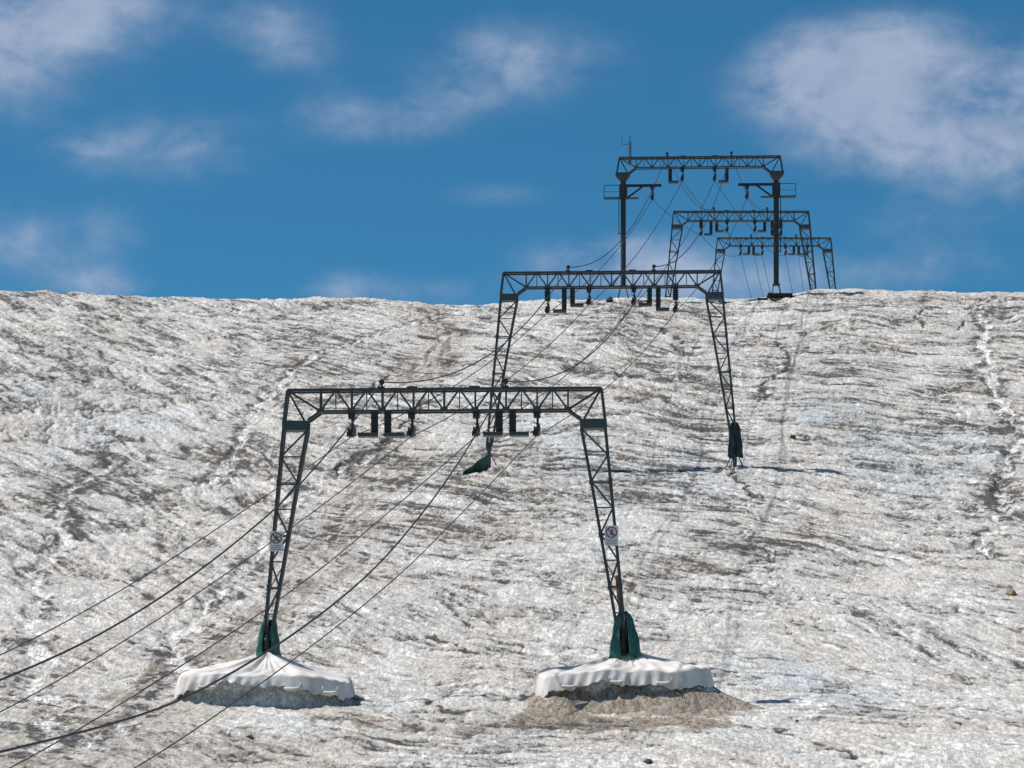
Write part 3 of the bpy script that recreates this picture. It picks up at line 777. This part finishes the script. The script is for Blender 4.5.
# leaning green sheet at the second tower's left foot
c0 = at(476, 459, 187.7); c0.z = gz(c0.x, c0.y) + .40
V = []; Fc = []; nu, nv = 14, 8
for i in range(nu + 1):
    for j in range(nv + 1):
        u, v = i / nu, j / nv
        x = lerp(-.75, .72, u); top = lerp(-.50, .58, u ** .9) ; bot = lerp(-.60, -.35, u) - .2
        V.append((x + .03 * math.sin(7*v + u*5), -.5 * (1 - v) + .03 * math.sin(9 * u + 4 * v), lerp(top, bot, v) + .03 * math.sin(13*u)))
for i in range(nu):
    for j in range(nv): a = i * (nv+1) + j; Fc.append((a, a+1, a+nv+2, a+nv+1))
me = bpy.data.meshes.new('green_sheet'); me.from_pydata(V, [], Fc); me.materials.append(M_GREEN2); me.update()
o = part('green_sheet', me, None, c0); s = o.modifiers.new('thick', 'SOLIDIFY'); s.thickness = .03
tag(o, 'loose green tarpaulin sheet stretched down to the ice at the second tower\'s left foot', 'tarpaulin sheet')

# ------------------------------------------------------------------ stones
def rock(px, py, size, m, label, seed):
    import bmesh
    x, y = hit(px, py); bm = bmesh.new(); bmesh.ops.create_icosphere(bm, subdivisions=3, radius=1)
    r2 = np.random.default_rng(seed); dirs = r2.normal(size=(9, 3)); dirs /= np.linalg.norm(dirs, axis=1)[:, None]; cut = .62 + .25 * r2.random(9)
    for v in bm.verts:
        for dr, c in zip(dirs, cut):
            d = v.co.dot(Vector(dr))
            if d > c: v.co -= Vector(dr) * (d - c)
        v.co.x *= size * 1.15; v.co.y *= size; v.co.z *= size * .8
    me = bpy.data.meshes.new('stone'); bm.to_mesh(me); bm.free(); me.materials.append(m)
    o = part('stone', me, None, (x, y, gz(x, y) + size * .3), r2.random() * 3)
    tag(o, label, 'stone')
rock(957, 725, .17, M_ROCK, 'orange brown stone lying alone on pale ice in the lower right corner', 1)
rock(1011, 597, .26, M_ROCK, 'flat tan stone at the right edge below the melt channel', 2)
rock(905, 535, .15, M_ROCK, 'small brown stone on a dirt streak at right, left of the melt channel', 3)
rock(793, 440, .19, M_ROCKD, 'small black stone on the ice right of the second tower\'s right foot', 4)
rock(250, 737, .15, M_ROCKD, 'black stone on the ice below the left tarpaulin', 5)
rock(648, 762, .16, M_ROCKD, 'dark stone at the bottom edge below the right tarpaulin', 6)
rock(797, 722, .08, M_ROCKD, 'tiny black stone on blue ice right of the right tarpaulin', 7)
rock(610, 300.5, .35, M_ROCKD, 'dark stone on the crest left of the left pole\'s foot', 8)
rock(668, 770, .14, M_ROCKD, 'second dark stone at the bottom edge, right of its neighbour', 9) if False else None

# ------------------------------------------------------------------ the glacier as one sheet
def steps(*segs):
    out = []
    for a, b, d in segs: out += list(np.arange(a, b - 1e-6, d))
    return out
ys = np.array(steps((-900, -100, 80), (-100, 60, 10), (60, 100, 1.2), (100, 104, .3), (104, 145, .12), (145, 200, .16), (200, 262, .17), (262, 300, .8), (300, 400, 4), (400, 1000, 40), (1000, 3001, 250)))
gx_ = 90 * 1.18 ** np.arange(0, 17)
xs = np.array(list(-gx_[::-1]) + steps((-84, -48, 3.0), (-48, -42, .4), (-42, 42, .082), (42, 48, .4), (48, 84, 3.0)) + list(gx_))
XX, YY = np.meshgrid(xs, ys)
Z, dirt, tan, st, blue = terrain(XX, YY, True)
nY, nX = XX.shape
co = np.stack([XX, YY, Z], -1).astype(np.float32).reshape(-1)
idx = np.arange(nX * nY).reshape(nY, nX)
quads = np.stack([idx[:-1, :-1], idx[:-1, 1:], idx[1:, 1:], idx[1:, :-1]], -1).reshape(-1).astype(np.int32)
nf = len(quads) // 4
me = bpy.data.meshes.new('glacier'); me.vertices.add(nX * nY); me.vertices.foreach_set('co', co)
me.loops.add(len(quads)); me.loops.foreach_set('vertex_index', quads)
me.polygons.add(nf); me.polygons.foreach_set('loop_start', np.arange(0, nf * 4, 4, dtype=np.int32))
me.update(calc_edges=True)
me.polygons.foreach_set('use_smooth', np.ones(nf, bool))
for nm, arr in (('dirt', dirt), ('tan', tan), ('stream', st), ('blue', blue)):
    at_ = me.attributes.new(nm, 'FLOAT', 'POINT'); at_.data.foreach_set('value', arr.astype(np.float32).ravel())
me.materials.append(M_ICE); me.update()
g = part('glacier_ground', me); tag(g, kind='structure')
print('ground verts', nX * nY)

# ------------------------------------------------------------------ light and sky
SUN_EL, SUN_AZ = 57.0, -88.0          # azimuth from +Y, negative = to the left
world = bpy.data.worlds.new('World'); scene.world = world; world.use_nodes = True
nt = world.node_tree; N = nt.nodes; L = nt.links
bg = N['Background']; bg.inputs['Strength'].default_value = .075
sky = N.new('ShaderNodeTexSky'); sky.sky_type = 'NISHITA'; sky.sun_disc = False
sky.sun_elevation = R(SUN_EL); sky.sun_rotation = R(SUN_AZ); sky.altitude = 3000; sky.air_density = 1.0; sky.dust_density = .2; sky.ozone_density = 3.0
def mth(op, a, b=None, clamp=False):
    k = N.new('ShaderNodeMath'); k.operation = op; k.use_clamp = clamp
    for i, v in enumerate((a, b)):
        if v is None: continue
        if isinstance(v, (int, float)): k.inputs[i].default_value = v
        else: L.new(v, k.inputs[i])
    return k.outputs[0]
tc = N.new('ShaderNodeTexCoord'); sep = N.new('ShaderNodeSeparateXYZ'); L.new(tc.outputs['Generated'], sep.inputs[0])
az = mth('MULTIPLY', mth('ARCTAN2', sep.outputs[0], sep.outputs[1]), 57.2958)
el = mth('MULTIPLY', mth('ARCSINE', sep.outputs[2]), 57.2958)
cmb = N.new('ShaderNodeCombineXYZ'); L.new(az, cmb.inputs[0]); L.new(mth('MULTIPLY', el, 1.5), cmb.inputs[1])
def noise(sc, det, dist=0., rough=.55, off=0):
    mp = N.new('ShaderNodeMapping'); mp.inputs['Location'].default_value = (off, off * .7, off * .3); L.new(cmb.outputs[0], mp.inputs['Vector'])
    n = N.new('ShaderNodeTexNoise'); n.inputs['Scale'].default_value = sc; n.inputs['Detail'].default_value = det; n.inputs['Distortion'].default_value = dist; n.inputs['Roughness'].default_value = rough
    L.new(mp.outputs['Vector'], n.inputs['Vector']); return n.outputs['Fac']
wisp = noise(.42, 6, .5, .52, 3.1); wisp2 = noise(1.1, 5, .3, .55, 9.0)
blobs = [  # photo px centre, radii in px, strength : cloud banks by direction
    (822, 85, 85, 52, 1.15), (905, 100, 120, 58, .95), (1000, 135, 120, 58, .95), (872, 48, 80, 32, .65), (1110, 110, 120, 90, .9), (880, 160, 90, 26, .35),
    (30, 22, 105, 52, 1.1), (110, 2, 70, 20, .7), (-40, 60, 110, 60, .9),
    (185, 150, 78, 34, .85), (85, 148, 50, 22, .55), (20, 245, 70, 46, .85), (112, 232, 45, 28, .35), (105, 285, 42, 16, .75),
    (262, 22, 60, 34, .5), (300, 55, 50, 30, .35), (345, 120, 60, 24, .55), (520, 62, 100, 42, .62), (455, 105, 60, 26, .5), (410, 130, 50, 18, .4), (490, 195, 60, 15, .45),
    (615, 258, 80, 30, .8), (560, 282, 60, 18, .5), (700, 285, 130, 34, .6), (900, 235, 60, 30, .35), (340, 290, 60, 20, .55), (440, 292, 60, 16, .4), (905, 270, 120, 22, .35)]
tot = None
for px, py, rx, ry, s_ in blobs:
    a0 = math.degrees(math.atan((px - 512) / F)); e0 = math.degrees(math.atan2(HY - py, math.hypot(F, px - 512)))
    rxd = math.degrees(rx / F); ryd = math.degrees(ry / F)
    q1 = mth('POWER', mth('ABSOLUTE', mth('DIVIDE', mth('SUBTRACT', az, a0), rxd)), 2.0); q2 = mth('POWER', mth('ABSOLUTE', mth('DIVIDE', mth('SUBTRACT', el, e0), ryd)), 2.0)
    gss = mth('MULTIPLY', mth('EXPONENT', mth('MULTIPLY', mth('ADD', q1, q2), -1.0)), s_ * (1.0 if s_ > .8 else 1.3))
    tot = gss if tot is None else mth('ADD', tot, gss)
wisp3 = noise(3.0, 4, .2, .6, 14.0)
nz = mth('ADD', mth('ADD', mth('MULTIPLY', mth('SUBTRACT', wisp, .5), 2.3), mth('MULTIPLY', mth('SUBTRACT', wisp2, .5), 1.3)), mth('MULTIPLY', mth('SUBTRACT', wisp3, .5), .35))
# unseen clouds elsewhere in the sky, thickened to whiten the ambient light
far = mth('MULTIPLY', mth('SUBTRACT', noise(.06, 5, .2, .5, 20.0), .38), 5.0, True)
farm = N.new('ShaderNodeMapRange'); farm.inputs['From Min'].default_value = 12; farm.inputs['From Max'].default_value = 24; L.new(mth('ABSOLUTE', az), farm.inputs['Value'])
tot = mth('ADD', tot, mth('MULTIPLY', far, farm.outputs[0]))
mask = mth('MULTIPLY', tot, mth('MAXIMUM', mth('ADD', 1.0, nz), 0.0))
mr = N.new('ShaderNodeMapRange'); mr.interpolation_type = 'SMOOTHSTEP'; mr.inputs['From Min'].default_value = .10; mr.inputs['From Max'].default_value = 1.75; L.new(mask, mr.inputs['Value'])
SKYMUL = (0.315, .86, .98); CLOUD = (4.9, 5.7, 7.4)
mul = N.new('ShaderNodeMix'); mul.data_type = 'RGBA'; mul.blend_type = 'MULTIPLY'; mul.inputs[0].default_value = 1; L.new(sky.outputs[0], mul.inputs[6]); mul.inputs[7].default_value = (*SKYMUL, 1)
mx = N.new('ShaderNodeMix'); mx.data_type = 'RGBA'; L.new(mth('MULTIPLY', mr.outputs[0], .74), mx.inputs[0]); L.new(mul.outputs[2], mx.inputs[6]); cs = N.new('ShaderNodeMix'); cs.data_type = 'RGBA'; cs.inputs[6].default_value = (CLOUD[0] * .78, CLOUD[1] * .80, CLOUD[2] * .86, 1); cs.inputs[7].default_value = (CLOUD[0] * 1.12, CLOUD[1] * 1.1, CLOUD[2] * 1.06, 1)
cr = N.new('ShaderNodeMapRange'); cr.inputs['From Min'].default_value = .36; cr.inputs['From Max'].default_value = .64; L.new(mth('ADD', mth('MULTIPLY', wisp, .6), mth('MULTIPLY', wisp2, .4)), cr.inputs['Value'])
L.new(cr.outputs[0], cs.inputs[0]); L.new(cs.outputs[2], mx.inputs[7])
L.new(mx.outputs[2], bg.inputs['Color'])

sd = bpy.data.lights.new('sun', 'SUN'); sd.energy = 4.6; sd.angle = R(.8); sd.color = (1.0, .955, .90)
so = bpy.data.objects.new('sun', sd); col.objects.link(so)
v = Vector((math.sin(R(SUN_AZ)) * math.cos(R(SUN_EL)), math.cos(R(SUN_AZ)) * math.cos(R(SUN_EL)), math.sin(R(SUN_EL))))
so.rotation_euler = v.to_track_quat('Z', 'Y').to_euler(); so.location = (-60, 60, 120)

cd = bpy.data.cameras.new('camera'); cam = bpy.data.objects.new('camera', cd); col.objects.link(cam)
cd.sensor_width = 36; cd.lens = F / 1024 * 36; cd.shift_y = (HY - 384) / 1024; cd.clip_start = .5; cd.clip_end = 8000
cam.location = (0, 0, 0); cam.rotation_euler = (R(90), 0, 0); scene.camera = cam
scene.view_settings.view_transform = 'Standard'; scene.view_settings.look = 'None'; scene.view_settings.exposure = 0.25; scene.view_settings.gamma = 1
